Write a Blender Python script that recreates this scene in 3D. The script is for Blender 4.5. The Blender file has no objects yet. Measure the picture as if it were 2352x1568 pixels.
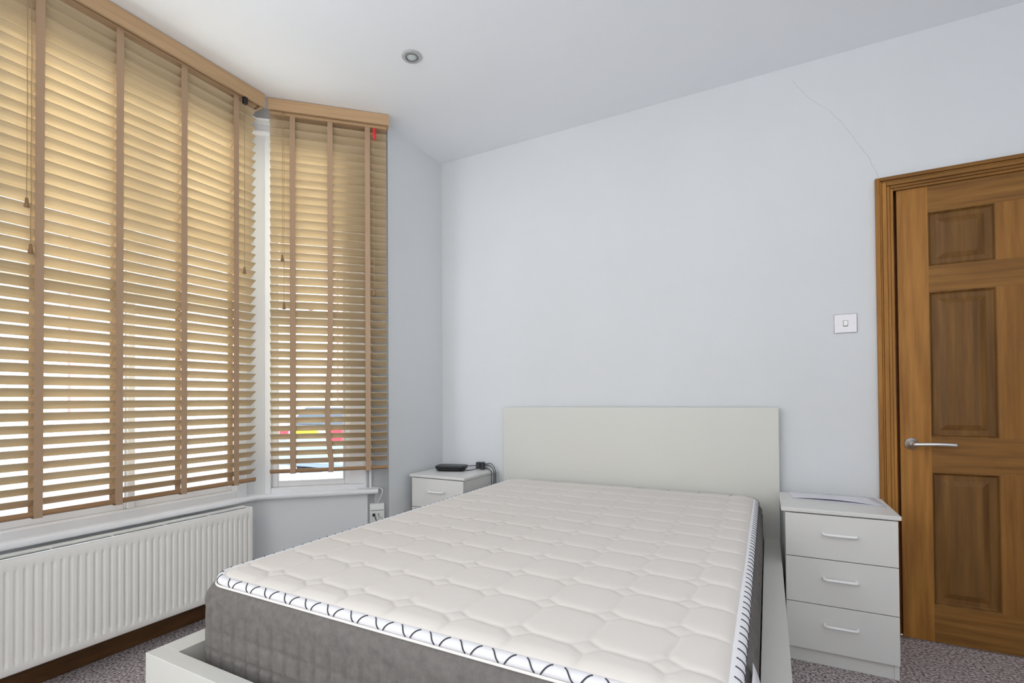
import bpy, bmesh, math, random
import numpy as np
from mathutils import Vector, Matrix
random.seed(7)
rng = np.random.default_rng(7)
SC = bpy.context.scene
COL = SC.collection
PI = math.pi

# ---------------------------------------------------------------- camera
F_PX, SX, SY = 1161.961, -60.471, 118.063
yaw, pit, rol = (math.radians(v) for v in (29.12821, 0.74887, -0.36068))
fw = Vector((-math.sin(yaw)*math.cos(pit), math.cos(yaw)*math.cos(pit), math.sin(pit)))
rt = Vector((math.cos(yaw), math.sin(yaw), 0)); up = rt.cross(fw)
R_ = math.cos(rol)*rt + math.sin(rol)*up
U_ = -math.sin(rol)*rt + math.cos(rol)*up
cam = bpy.data.cameras.new('camera'); camo = bpy.data.objects.new('camera', cam); COL.objects.link(camo)
cam.sensor_fit = 'HORIZONTAL'; cam.sensor_width = 36.0
cam.lens = F_PX/2352*36.0
cam.shift_x = -SX/2352; cam.shift_y = SY/2352
cam.clip_start = .02; cam.clip_end = 200
m = Matrix.Identity(4)
for i in range(3):
    m[i][0] = R_[i]; m[i][1] = U_[i]; m[i][2] = -fw[i]
m[0][3], m[1][3], m[2][3] = 1.89459, -2.80904, 1.04717
camo.matrix_world = m
SC.camera = camo

# ---------------------------------------------------------------- world, sun, daylight, exposure
W = bpy.data.worlds.new('overcast_sky'); SC.world = W; W.use_nodes = True
nt = W.node_tree; nt.nodes.clear()
out = nt.nodes.new('ShaderNodeOutputWorld'); bg = nt.nodes.new('ShaderNodeBackground')
tc = nt.nodes.new('ShaderNodeTexCoord'); sp = nt.nodes.new('ShaderNodeSeparateXYZ'); rp = nt.nodes.new('ShaderNodeValToRGB')
nt.links.new(tc.outputs['Generated'], sp.inputs[0]); nt.links.new(sp.outputs['Z'], rp.inputs[0])
rp.color_ramp.elements[0].color = (1, .985, .95, 1); rp.color_ramp.elements[1].color = (.92, .96, 1, 1)
nt.links.new(rp.outputs[0], bg.inputs[0]); bg.inputs[1].default_value = 1.1
nt.links.new(bg.outputs[0], out.inputs[0])

sun = bpy.data.lights.new('sun', 'SUN'); sun.energy = 5.0; sun.angle = math.radians(8); sun.color = (1, .97, .92)
so = bpy.data.objects.new('sun', sun); COL.objects.link(so)
so.rotation_euler = Vector((.75, .25, .85)).to_track_quat('Z', 'Y').to_euler()

def area(name, loc, look, w, h, energy, color):
    l = bpy.data.lights.new(name, 'AREA'); l.shape = 'RECTANGLE'; l.size = w; l.size_y = h; l.energy = energy; l.color = color
    o = bpy.data.objects.new(name, l); COL.objects.link(o); o.location = loc
    o.rotation_euler = (Vector(loc)-Vector(look)).to_track_quat('Z', 'Y').to_euler()
    return o
# daylight entering through the two bay windows
area('window_daylight', (-2.1, -1.65, 2.55), (-.4, -1.65, 1.3), 1.6, 2.0, 245, (.76, .87, 1))
area('side_window_daylight', (-1.5, .80, 2.4), (-.25, -.80, 1.3), 1.3, 1.9, 180, (.76, .87, 1))
area('near_side_carpet_fill', (-.38, -3.55, 2.3), (-.22, -1.85, 0), .6, .6, 22, (.96, .93, 1))  # added fill lamp, aimed through the unseen near window to brighten the carpet

VS = SC.view_settings
SC.display_settings.display_device = 'sRGB'
VS.view_transform = 'Standard'; VS.look = 'None'; VS.gamma = 1; VS.use_curve_mapping = False; VS.exposure = 0.86
SC.cycles.max_bounces = 10; SC.cycles.diffuse_bounces = 6; SC.cycles.transparent_max_bounces = 12
SC.cycles.use_denoising = True
SC.cycles.sample_clamp_indirect = 6

# ---------------------------------------------------------------- material helpers
def srgb(r, g, b):
    f = lambda c: (c/255/12.92) if c/255 <= .04045 else ((c/255+.055)/1.055)**2.4
    return (f(r), f(g), f(b), 1)
def mat(name, col, rough=.5, metal=0, spec=.5, transl=0, noise=None, bump=None, coat=0):
    """noise = (scale xyz, amount, second colour); bump = (scale, strength, distance)"""
    mt = bpy.data.materials.new(name); mt.use_nodes = True; n = mt.node_tree; L = n.links
    b = n.nodes['Principled BSDF']; o = n.nodes['Material Output']
    b.inputs['Base Color'].default_value = col; b.inputs['Roughness'].default_value = rough
    b.inputs['Metallic'].default_value = metal; b.inputs['Specular IOR Level'].default_value = spec
    if coat: b.inputs['Coat Weight'].default_value = coat
    t = n.nodes.new('ShaderNodeTexCoord')
    if noise:
        sc, lo, hi, c2 = noise
        mp = n.nodes.new('ShaderNodeMapping'); mp.inputs['Scale'].default_value = sc
        nz = n.nodes.new('ShaderNodeTexNoise'); nz.inputs['Scale'].default_value = 1; nz.inputs['Detail'].default_value = 5; nz.inputs['Roughness'].default_value = .6
        cr = n.nodes.new('ShaderNodeValToRGB'); cr.color_ramp.elements[0].position = lo; cr.color_ramp.elements[1].position = hi
        cr.color_ramp.elements[0].color = c2; cr.color_ramp.elements[1].color = col
        L.new(t.outputs['Object'], mp.inputs[0]); L.new(mp.outputs[0], nz.inputs[0]); L.new(nz.outputs[0], cr.inputs[0]); L.new(cr.outputs[0], b.inputs['Base Color'])
    if bump:
        sc, st, ds = bump
        nz = n.nodes.new('ShaderNodeTexNoise'); nz.inputs['Detail'].default_value = 4
        mp = n.nodes.new('ShaderNodeMapping'); mp.inputs['Scale'].default_value = sc if isinstance(sc, tuple) else (sc,)*3
        nz.inputs['Scale'].default_value = 1
        bp = n.nodes.new('ShaderNodeBump'); bp.inputs['Strength'].default_value = st; bp.inputs['Distance'].default_value = ds
        L.new(t.outputs['Object'], mp.inputs[0]); L.new(mp.outputs[0], nz.inputs[0]); L.new(nz.outputs[0], bp.inputs['Height']); L.new(bp.outputs[0], b.inputs['Normal'])
    if transl:
        tr = n.nodes.new('ShaderNodeBsdfTranslucent'); mx = n.nodes.new('ShaderNodeMixShader'); mx.inputs[0].default_value = transl
        tr.inputs[0].default_value = col
        L.new(b.outputs[0], mx.inputs[1]); L.new(tr.outputs[0], mx.inputs[2]); L.new(mx.outputs[0], o.inputs[0])
    return mt

M = {}
M['wall'] = mat('white_wall_paint', srgb(224, 227, 230), .85, spec=.2, noise=((1.3,)*3, .3, .7, srgb(220, 223, 225)), bump=(60, .12, .002))
M['ceiling'] = mat('white_ceiling_paint', srgb(240, 242, 246), .9, spec=.15, noise=((.9,)*3, .3, .7, srgb(236, 239, 243)), bump=(30, .08, .003))
M['stone'] = mat('weathered_stone', srgb(84, 86, 96), .85, noise=((12,)*3, .3, .7, srgb(74, 76, 84)))
M['gloss'] = mat('white_gloss_paint', srgb(238, 240, 243), .25, spec=.5, bump=(25, .08, .002))
M['carpet'] = mat('grey_brown_carpet', srgb(236, 224, 226), .95, spec=.1, noise=((105,)*3, .36, .64, srgb(96, 86, 82)), bump=(150, 1.0, .008))
M['melamine'] = mat('white_melamine', srgb(226, 226, 223), .38, spec=.45)
M['bedwhite'] = mat('white_foil_board', srgb(217, 217, 211), .42, spec=.4)
M['radiator'] = mat('white_radiator_enamel', srgb(242, 240, 235), .35, spec=.45)
M['quilt'] = mat('white_knit_fabric', srgb(226, 221, 215), .9, spec=.12, bump=(500, .25, .0006))
M['tape'] = mat('white_border_fabric', srgb(236, 236, 240), .8, spec=.2)
M['stitch'] = mat('slate_grey_thread', srgb(70, 72, 80), .8)
M['mattside'] = mat('grey_mattress_fabric', srgb(124, 120, 117), .95, spec=.1, noise=((60,)*3, .3, .7, srgb(108, 105, 103)), bump=(350, .35, .001))
M['slat'] = mat('pale_wood_slat', srgb(202, 182, 150), .5, spec=.35, transl=.05, noise=((2.2, 60, 90), .3, .75, srgb(184, 162, 128)))
M['valance'] = mat('tan_wood_valance', srgb(204, 172, 134), .5, spec=.35, noise=((3, 60, 90), .3, .75, srgb(186, 154, 118)))
M['bottomrail'] = mat('brown_wood_bottom_rail', srgb(176, 140, 104), .5, spec=.35, noise=((3, 60, 90), .3, .75, srgb(150, 116, 82)))
M['laddertape'] = mat('beige_ladder_tape', srgb(196, 168, 140), .9, spec=.1, transl=.22, bump=(700, .3, .0005))
M['cord'] = mat('beige_cord', srgb(165, 135, 98), .8)
M['tassel'] = mat('brown_wooden_tassel', srgb(140, 108, 70), .45)
M['red'] = mat('red_plastic', srgb(225, 45, 50), .35)
M['black'] = mat('black_plastic', srgb(24, 26, 30), .38, spec=.5)
M['blackgloss'] = mat('dark_gloss_plastic', srgb(14, 17, 22), .18, spec=.6)
M['chrome'] = mat('polished_chrome', (.36, .36, .39, 1), .14, metal=1)
M['satin'] = mat('satin_steel', (.78, .77, .75, 1), .28, metal=1)
M['whiteplastic'] = mat('white_plastic', srgb(250, 250, 250), .4, spec=.5)
M['paper'] = mat('white_paper', srgb(240, 240, 248), .8, spec=.2, transl=.1)
M['spot'] = mat('dull_white_metal', srgb(188, 189, 192), .35, spec=.5, metal=.25)
M['ring'] = mat('grey_lamp_ring', srgb(128, 130, 132), .4)
M['lens'] = mat('lamp_lens_glass', srgb(196, 206, 204), .2, spec=.6)
M['dark'] = mat('dark_recess', srgb(70, 74, 76), .6)
M['navy'] = mat('navy_print', srgb(22, 30, 60), .7)
M['socket'] = mat('ivory_plastic', srgb(222, 224, 222), .35)

def wood(name, a, b, scale, rough=.38):
    mt = mat(name, a, .5, spec=.3, noise=(scale, .32, .72, b))
    return mt
M['oak'] = wood('varnished_oak', srgb(184, 130, 62), srgb(142, 94, 40), (38, 38, 2.2))
M['oakh'] = wood('varnished_oak_crosswise', srgb(158, 112, 54), srgb(116, 78, 34), (2.2, 38, 38))
M['oakmid'] = wood('varnished_oak_muntin', srgb(164, 114, 54), srgb(124, 82, 34), (38, 38, 2.2))
M['oakpanel'] = wood('varnished_oak_panel', srgb(138, 98, 48), srgb(98, 66, 30), (30, 30, 1.8))
M['skirt'] = wood('dark_oak_skirting_gap_shade', srgb(110, 76, 44), srgb(80, 52, 28), (4, 4, 30))

# window glass
g = bpy.data.materials.new('window_glass'); g.use_nodes = True; n = g.node_tree; n.nodes.clear()
o_ = n.nodes.new('ShaderNodeOutputMaterial'); tr = n.nodes.new('ShaderNodeBsdfTransparent'); gl = n.nodes.new('ShaderNodeBsdfGlossy')
fr = n.nodes.new('ShaderNodeFresnel'); fr.inputs[0].default_value = 1.45; mx = n.nodes.new('ShaderNodeMixShader'); gl.inputs['Roughness'].default_value = .02
tr.inputs[0].default_value = (.96, .985, 1, 1)
n.links.new(fr.outputs[0], mx.inputs[0]); n.links.new(tr.outputs[0], mx.inputs[1]); n.links.new(gl.outputs[0], mx.inputs[2]); n.links.new(mx.outputs[0], o_.inputs[0])
M['glass'] = g

# back wall: same paint with a hairline crack running down to the door frame
def crack_paint():
    mt = M['wall'].copy(); mt.name = 'white_wall_paint_cracked'; n = mt.node_tree; L = n.links
    b = n.nodes['Principled BSDF']; src = b.inputs['Base Color'].links[0].from_socket
    t = n.nodes.new('ShaderNodeTexCoord'); s = n.nodes.new('ShaderNodeSeparateXYZ'); L.new(t.outputs['Object'], s.inputs[0])
    cv = n.nodes.new('ShaderNodeFloatCurve'); c = cv.mapping.curves[0]
    pts = [(2.02, 2.60), (2.12, 2.415), (2.125, 2.41), (2.207, 2.302), (2.272, 2.181), (2.31, 2.103), (2.337, 2.02)]
    # curve input z-> x, both normalised
    P = sorted(((z-2.0)/.7, (x-1.9)/.5) for x, z in [(2.0, 2.60), (2.05, 2.50), (2.125, 2.41), (2.165, 2.37), (2.207, 2.302), (2.272, 2.181), (2.31, 2.103), (2.337, 2.02)])
    c.points[0].location = P[0]; c.points[1].location = P[-1]
    for p in P[1:-1]: c.points.new(*p)
    cv.mapping.update()
    def math_(op, a, bb=None, cc=None):
        q = n.nodes.new('ShaderNodeMath'); q.operation = op
        for i, v in enumerate((a, bb, cc)):
            if v is None: continue
            if isinstance(v, (int, float)): q.inputs[i].default_value = v
            else: L.new(v, q.inputs[i])
        return q.outputs[0]
    zn = math_('DIVIDE', math_('SUBTRACT', s.outputs['Z'], 2.0), .7)
    L.new(zn, cv.inputs['Value'])
    xc = math_('ADD', math_('MULTIPLY', cv.outputs[0], .5), 1.9)
    nz = n.nodes.new('ShaderNodeTexNoise'); nz.inputs['Scale'].default_value = 14; L.new(t.outputs['Object'], nz.inputs[0])
    wob = math_('MULTIPLY', math_('SUBTRACT', nz.outputs[0], .5), .02)
    dx = math_('ABSOLUTE', math_('SUBTRACT', math_('ADD', s.outputs['X'], wob), xc))
    k = math_('LESS_THAN', dx, .0011)
    k = math_('MULTIPLY', k, math_('LESS_THAN', s.outputs['Z'], 2.56))
    k = math_('MULTIPLY', k, math_('GREATER_THAN', s.outputs['Z'], 2.01))
    k = math_('MULTIPLY', k, .55)
    mx = n.nodes.new('ShaderNodeMix'); mx.data_type = 'RGBA'; mx.inputs['B'].default_value = srgb(170, 180, 185)
    L.new(k, mx.inputs[0]); L.new(src, mx.inputs['A']); L.new(mx.outputs['Result'], b.inputs['Base Color'])
    return mt
M['wallcrack'] = crack_paint()

# ---------------------------------------------------------------- mesh helpers
def finish(name, bm, mats, parent=None, smooth=False, bevel=0, seg=2, angle=None):
    me = bpy.data.meshes.new(name); bmesh.ops.recalc_face_normals(bm, faces=bm.faces); bm.to_mesh(me); bm.free()
    ob = bpy.data.objects.new(name, me); COL.objects.link(ob)
    for mm in (mats if isinstance(mats, (list, tuple)) else [mats]): me.materials.append(mm)
    if smooth:
        for p in me.polygons: p.use_smooth = True
    if bevel:
        md = ob.modifiers.new('bevel', 'BEVEL'); md.width = bevel; md.segments = seg; md.limit_method = 'ANGLE'; md.angle_limit = math.radians(40)
        for p in me.polygons: p.use_smooth = True
        md.harden_normals = True
    if parent: ob.parent = parent
    return ob
def box(bm, x0, x1, y0, y1, z0, z1, mi=0):
    v = [bm.verts.new((x, y, z)) for z in (z0, z1) for y in (y0, y1) for x in (x0, x1)]
    fs = [(0, 2, 3, 1), (4, 5, 7, 6), (0, 1, 5, 4), (2, 6, 7, 3), (0, 4, 6, 2), (1, 3, 7, 5)]
    for f in fs:
        q = bm.faces.new([v[i] for i in f]); q.material_index = mi
    return v
def prism(bm, pts, z0, z1, mi=0):
    a = [bm.verts.new((x, y, z0)) for x, y in pts]; b = [bm.verts.new((x, y, z1)) for x, y in pts]
    k = len(pts)
    bm.faces.new(a[::-1]).material_index = mi; bm.faces.new(b).material_index = mi
    for i in range(k): bm.faces.new((a[i], a[(i+1) % k], b[(i+1) % k], b[i])).material_index = mi
def tube(bm, pts, r, seg=8, closed=False, cap=True, mi=0):
    pts = [Vector(p) for p in pts]; k = len(pts); rings = []
    pn = None
    for i, p in enumerate(pts):
        a = pts[(i-1) % k] if (closed or i) else p; b = pts[(i+1) % k] if (closed or i < k-1) else p
        t = (b-a).normalized()
        if pn is None: pn = t.orthogonal().normalized()
        nn = (pn - t*pn.dot(t));  nn = nn.normalized() if nn.length > 1e-6 else t.orthogonal().normalized()
        pn = nn; bn = t.cross(nn)
        rr = r(i/(k-1)) if callable(r) else r
        rings.append([bm.verts.new(p + (nn*math.cos(2*PI*j/seg) + bn*math.sin(2*PI*j/seg))*rr) for j in range(seg)])
    for i in range(k if closed else k-1):
        A, B = rings[i], rings[(i+1) % k]
        for j in range(seg):
            bm.faces.new((A[j], A[(j+1) % seg], B[(j+1) % seg], B[j])).material_index = mi
    if cap and not closed:
        bm.faces.new(rings[0][::-1]).material_index = mi; bm.faces.new(rings[-1]).material_index = mi
def lathe(bm, prof, seg=32, axis='z', org=(0, 0, 0), mi=0):
    """prof = [(radius, height)]"""
    rings = []
    for r, h in prof:
        ring = []
        for j in range(seg):
            a = 2*PI*j/seg; c, s = r*math.cos(a), r*math.sin(a)
            p = (c, s, h) if axis == 'z' else ((h, c, s) if axis == 'x' else (c, h, s))
            ring.append(bm.verts.new((p[0]+org[0], p[1]+org[1], p[2]+org[2])))
        rings.append(ring)
    for A, B in zip(rings, rings[1:]):
        for j in range(seg): bm.faces.new((A[j], A[(j+1) % seg], B[(j+1) % seg], B[j])).material_index = mi
    bm.faces.new(rings[0][::-1]).material_index = mi; bm.faces.new(rings[-1]).material_index = mi
def spline(pts, n=8):
    P = [Vector(p) for p in pts]; P = [2*P[0]-P[1]] + P + [2*P[-1]-P[-2]]; o = []
    for i in range(1, len(P)-2):
        for k in range(n):
            t = k/n; a, b, c, d = P[i-1:i+3]
            o.append(.5*((2*b)+(c-a)*t+(2*a-5*b+4*c-d)*t*t+(3*b-a-3*c+d)*t**3))
    o.append(P[-2]); return o
def empty(name, loc=(0, 0, 0), rz=0, label=None, cat=None, group=None, kind=None):
    o = bpy.data.objects.new(name, None); COL.objects.link(o); o.location = loc; o.rotation_euler = (0, 0, rz); o.empty_display_size = .1
    return tag(o, label, cat, group, kind)
def tag(o, label=None, cat=None, group=None, kind=None):
    if label: o['label'] = label
    if cat: o['category'] = cat
    if group: o['group'] = group
    if kind: o['kind'] = kind
    return o
def struct(name, bm, mt, label=None, cat=None, **kw):
    return tag(finish(name, bm, mt, **kw), label, cat, kind='structure')
def mesh_np(name, V, Fc, mt, parent=None, smooth=True):
    me = bpy.data.meshes.new(name); me.from_pydata([tuple(map(float, v)) for v in V], [], [tuple(map(int, f)) for f in Fc]); me.validate(); me.update()
    ob = bpy.data.objects.new(name, me); COL.objects.link(ob); me.materials.append(mt)
    if smooth: me.polygons.foreach_set('use_smooth', [True]*len(me.polygons))
    if parent: ob.parent = parent
    return ob
def copy_tree(o, parent=None):
    c = o.copy(); COL.objects.link(c); c.parent = parent
    for ch in list(o.children): copy_tree(ch, c)
    return c

# ================================================================= ROOM
H = 2.627
S2 = math.sqrt(.5)
A_ = Vector((0, -.55, 0)); u_ = Vector((S2, S2, 0)); n_ = Vector((S2, -S2, 0))     # bay side wall: point, direction, inward normal
RZ_SIDE = math.radians(45)                                                        # local x -> u_, local -y -> n_
XB, YB0, YB1 = -.5, -1.05, -2.25                                                  # bay front plane and its two corners
YF = -3.3; XR = 3.32

bm = bmesh.new(); prism(bm, [(0-.1, .12), (-.12, -.5), (-.62, -1.0), (-.62, -2.3), (-.12, -2.8), (-.12, YF), (XR+.1, YF), (XR+.1, .12)], -.12, 0)
struct('floor', bm, M['carpet'], 'grey brown short pile carpet around the bed', 'floor')
bm = bmesh.new(); prism(bm, [(0-.1, .12), (-.12, -.5), (-.62, -1.0), (-.62, -2.3), (-.12, -2.8), (-.12, YF), (XR+.1, YF), (XR+.1, .12)], H, H+.14)
struct('ceiling', bm, M['ceiling'], 'flat white plaster ceiling above the bed', 'ceiling')

# back wall with the door opening
DX0, DX1, DZ = 2.385, 3.145, 1.962
bm = bmesh.new()
box(bm, -.12, DX0, 0, .12, 0, H); box(bm, DX0, DX1, 0, .12, DZ, H); box(bm, DX1, XR+.1, 0, .12, 0, H)
struct('wall_back', bm, M['wallcrack'], 'white wall behind the headboard with a hairline crack above the door', 'wall')
bm = bmesh.new(); prism(bm, [(0, 0), (0, -.55), (-.085, -.635), (-.17, -.55), (-.12, -.5), (-.12, 0)], 0, H)
struct('wall_left', bm, M['wall'], 'narrow white wall between bay window and back corner', 'wall')
bm = bmesh.new(); box(bm, XR, XR+.1, YF, 0, 0, H)
struct('wall_right', bm, M['wall'], 'white side wall beyond the wooden door', 'wall')
bm = bmesh.new(); prism(bm, [(0, YF), (0, -2.75), (-.05, -2.80), (-.12, -2.85), (-.12, YF)], 0, H)
_q = [(-.5, -2.25), (0, -2.75), (-.10, -2.85), (-.60, -2.35)]
prism(bm, _q, 0, .52); prism(bm, _q, 2.50, H)
prism(bm, [(-.5, -2.25), (-.465, -2.285), (-.565, -2.385), (-.60, -2.35)], .52, 2.5); prism(bm, [(-.06, -2.69), (0, -2.75), (-.10, -2.85), (-.16, -2.79)], .52, 2.5)
struct('wall_front', bm, M['wall'], 'white wall on the near side of the bay', 'wall')

bm = bmesh.new(); box(bm, 1.2, XR+.1, YF-.1, YF, 0, .9)  # unseen low wall, added to keep light off the lower door and floor
struct('light_block_near', bm, M['wall'], 'low white wall added behind the camera to block light near the floor', 'wall')
# bay front wall: below and above the window, thin piers
SILL = .52
bm = bmesh.new()
box(bm, -.62, XB, YB1, YB0, 0, SILL); box(bm, -.62, XB, YB1, YB0, 2.50, H)
box(bm, -.62, XB, YB0-.05, YB0, SILL, 2.50); box(bm, -.62, XB, YB1, YB1+.05, SILL, 2.50)
struct('wall_bay', bm, M['wall'], 'white wall under the wide front window behind the radiator', 'wall')
# bay side wall, local frame: x along u_, y outward
def side_obj(o): o.location = A_; o.rotation_euler = (0, 0, RZ_SIDE); return o
LS = .7071
bm = bmesh.new()
box(bm, -LS, -.08, 0, .12, 0, SILL); box(bm, -LS, -.08, 0, .12, 2.50, H)
box(bm, -LS, -.655, 0, .12, SILL, 2.50); box(bm, -.12, -.0, 0, .1, 0, H)
o = struct('wall_bay_side', bm, M['wall'], 'white angled wall of the bay holding the socket', 'wall'); side_obj(o)

# window_1: front bay sash window (local frame: x along +Y reversed so that -y is the room)
def window_front():
    r = empty('window_1', (XB, 0, 0), 0, 'wide white framed front bay window behind the big blind', 'window', kind='structure')
    bm = bmesh.new(); x0, x1 = -.10, .01
    Y0, Y1 = -1.10, -2.20
    z0, z1 = SILL, 2.50
    box(bm, x0, x1, Y0-.06, Y0, z0, z1); box(bm, x0, x1, Y1, Y1+.06, z0, z1); box(bm, x0, x1-.002, Y1+.06, Y0-.06, z0, .585); box(bm, x0, x1-.002, Y1+.06, Y0-.06, 2.43, z1)
    box(bm, x0+.01, x1-.03, -1.652, -1.622, .585, 2.43)
    # raised beads beside each opening
    for y in (-1.15, -2.15): box(bm, x1-.025, x1-.004, y-.006, y+.006, .585, 2.43)
    finish('window_frame', bm, M['gloss'], r, bevel=.004)
    for (ya, yb, wa, wb) in ((-1.16, -1.622, .022, .006), (-1.652, -2.14, .006, .022)):
        bm = bmesh.new(); xa, xb = -.075, -.035
        box(bm, xa, xb, ya-wa, ya, .585, 2.43); box(bm, xa, xb, yb, yb+wb, .585, 2.43)
        box(bm, xa, xb, yb+wb, ya-wa, .585, .635); box(bm, xa, xb, yb+wb, ya-wa, 2.38, 2.43); box(bm, xa, xb, yb+wb, ya-wa, 1.50, 1.53)
        s = finish('sash', bm, M['gloss'], r, bevel=.003)
        bm = bmesh.new(); box(bm, -.058, -.054, yb+wb-.003, ya-wa+.003, .63, 1.505); box(bm, -.058, -.054, yb+wb-.003, ya-wa+.003, 1.525, 2.385)
        finish('pane', bm, M['glass'], s)
window_front()
def window_side():
    r = empty('window_2', A_, RZ_SIDE, 'narrow white framed side bay window behind the small blind', 'window', kind='structure')
    bm = bmesh.new(); z0, z1 = SILL, 2.50
    X0, X1 = -.655, -.12
    box(bm, X0, X0+.03, -.01, .10, z0, z1); box(bm, X1-.02, X1, -.012, .10, z0, z1)
    box(bm, X0+.03, X1-.02, -.008, .10, z0, .578); box(bm, X0+.03, X1-.02, -.008, .10, 2.43, z1)
    # two vertical mouldings on the right jamb
    for x in (-.135, -.105): box(bm, x-.007, x+.007, -.024, 0, z0+.03, 2.44)
    box(bm, -.218, -.139, .0, .08, .578, 2.43)
    finish('window_frame', bm, M['gloss'], r, bevel=.004)
    bm = bmesh.new(); xa, xb = -.625, -.215; w = .03
    box(bm, xa, xa+w, .03, .07, .578, 2.43); box(bm, xb-w, xb, .03, .07, .578, 2.43)
    box(bm, xa+w, xb-w, .03, .07, .578, .61); box(bm, xa+w, xb-w, .03, .07, 2.39, 2.43); box(bm, xa+w, xb-w, .03, .07, 1.50, 1.535)
    # inner bead
    for b in ((xa+w, xa+w+.008), (xb-w-.008, xb-w)): box(bm, b[0], b[1], .022, .045, .60, 2.40)
    box(bm, xa+w, xb-w, .022, .045, .602, .612)
    s = finish('sash', bm, M['gloss'], r, bevel=.003)
    bm = bmesh.new(); box(bm, xa+w-.003, xb-w+.003, .048, .052, .606, 1.503); box(bm, xa+w-.003, xb-w+.003, .048, .052, 1.532, 2.393)
    finish('pane', bm, M['glass'], s)
    bm = bmesh.new(); box(bm, -.64, -.14, .101, .42, .50, .598); finish('outer_sill', bm, M['stone'], r)
    bm = bmesh.new(); box(bm, -.445, -.395, .012, .045, 1.535, 1.545); lathe(bm, [(.004, 1.545), (.014, 1.549), (.016, 1.556), (.008, 1.566)], 16, org=(-.42, .028, 0))
    finish('sash_catch', bm, M['satin'], r, smooth=False)
window_side()

def window_near():
    r = empty('window_3', (0, -2.75, 0), math.radians(135), 'narrow bay window on the near side of the bay', 'window', kind='structure')
    bm = bmesh.new(); a, b = .085, .6576
    box(bm, a, a+.04, -.09, -.01, .52, 2.5); box(bm, b-.04, b, -.09, -.01, .52, 2.5); box(bm, a+.04, b-.04, -.09, -.01, .52, .60); box(bm, a+.04, b-.04, -.09, -.01, 2.42, 2.5); box(bm, a+.04, b-.04, -.08, -.03, 1.50, 1.54)
    finish('window_frame', bm, M['gloss'], r, bevel=.004)
    bm = bmesh.new(); box(bm, a+.037, b-.037, -.055, -.051, .597, 1.503); box(bm, a+.037, b-.037, -.055, -.051, 1.537, 2.423); finish('pane', bm, M['glass'], r)
window_near()
# bay sill board with rounded nosing, one run along front then side
def sweep(bm, path, prof, closed=False):
    """path: [(x,y)] plan polyline, profile [(off,z)] offset to the left-hand room side"""
    P = [Vector((x, y)) for x, y in path]; k = len(P); rings = []
    for i in range(k):
        d0 = (P[i]-P[i-1]).normalized() if i else (P[1]-P[0]).normalized(); d1 = (P[i+1]-P[i]).normalized() if i < k-1 else d0
        n0 = Vector((d0.y, -d0.x)); n1 = Vector((d1.y, -d1.x)); b = (n0+n1).normalized(); sc = 1/max(.3, b.dot(n0))
        rings.append([bm.verts.new((P[i].x+b.x*o*sc, P[i].y+b.y*o*sc, z)) for o, z in prof])
    for a, b in zip(rings, rings[1:]):
        for j in range(len(prof)):
            jj = (j+1) % len(prof); bm.faces.new((a[j], a[jj], b[jj], b[j]))
    bm.faces.new(rings[0]); bm.faces.new(rings[-1][::-1])
path = [(XB, YB1), (XB, YB0), (-.045-.0, -.595)]
nose = [(-.03, .524), (.030, .522), (.040, .525), (.046, .531), (.048, .537), (.046, .544), (.040, .549), (.030, .551), (.0, .553), (-.03, .553)]
bm = bmesh.new(); sweep(bm, path, nose)
o = struct('trim_1', bm, M['gloss'], 'white rounded sill board running round the bay above the radiator', 'sill')
for p in o.data.polygons: p.use_smooth = len(p.vertices) == 4
md = o.modifiers.new('es', 'EDGE_SPLIT'); md.split_angle = math.radians(50)
# moulded capital on the corner post between the two windows
bm = bmesh.new()
cp = [(XB, -1.16), (XB, YB0), (XB+.08*S2*1.0, YB0+.08*S2)]
sweep(bm, cp, [(-.01, 2.475), (.012, 2.475), (.024, 2.483), (.026, 2.492), (.014, 2.498), (.010, 2.505), (.010, 2.535), (.016, 2.542), (.03, 2.548), (.034, 2.556), (.02, 2.566), (-.01, 2.566)])
struct('trim_2', bm, M['gloss'], 'small white moulded capital at the top of the bay corner post', 'moulding')

# dark timber skirting
bm = bmesh.new()
box(bm, XB, XB+.014, YB1, YB0-.006, 0, .11)
struct('baseboard_bay', bm, M['skirt'], 'dark skirting under the radiator', 'skirting', bevel=.004)
bm = bmesh.new(); box(bm, -LS+.02, -.01, -.012, 0, 0, .11); o = struct('baseboard_bay_side', bm, M['gloss'], 'white skirting on the angled bay wall', 'skirting'); side_obj(o)
bm = bmesh.new(); box(bm, 0, .014, -.545, -.014, 0, .11); struct('baseboard_left', bm, M['gloss'], 'white skirting in the back left corner', 'skirting')
bm = bmesh.new(); box(bm, .0, 2.322, -.014, 0, 0, .11); struct('baseboard_back', bm, M['gloss'], 'white skirting behind the bed', 'skirting')
bm = bmesh.new(); box(bm, XR-.014, XR, YF, -.02, 0, .11); struct('baseboard_right', bm, M['gloss'], 'white skirting of the side wall', 'skirting')

# ================================================================= DOOR
dr = empty('door_1', (0, 0, 0), 0, 'varnished oak six panel door with steel lever handle', 'door', kind='structure')
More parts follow.
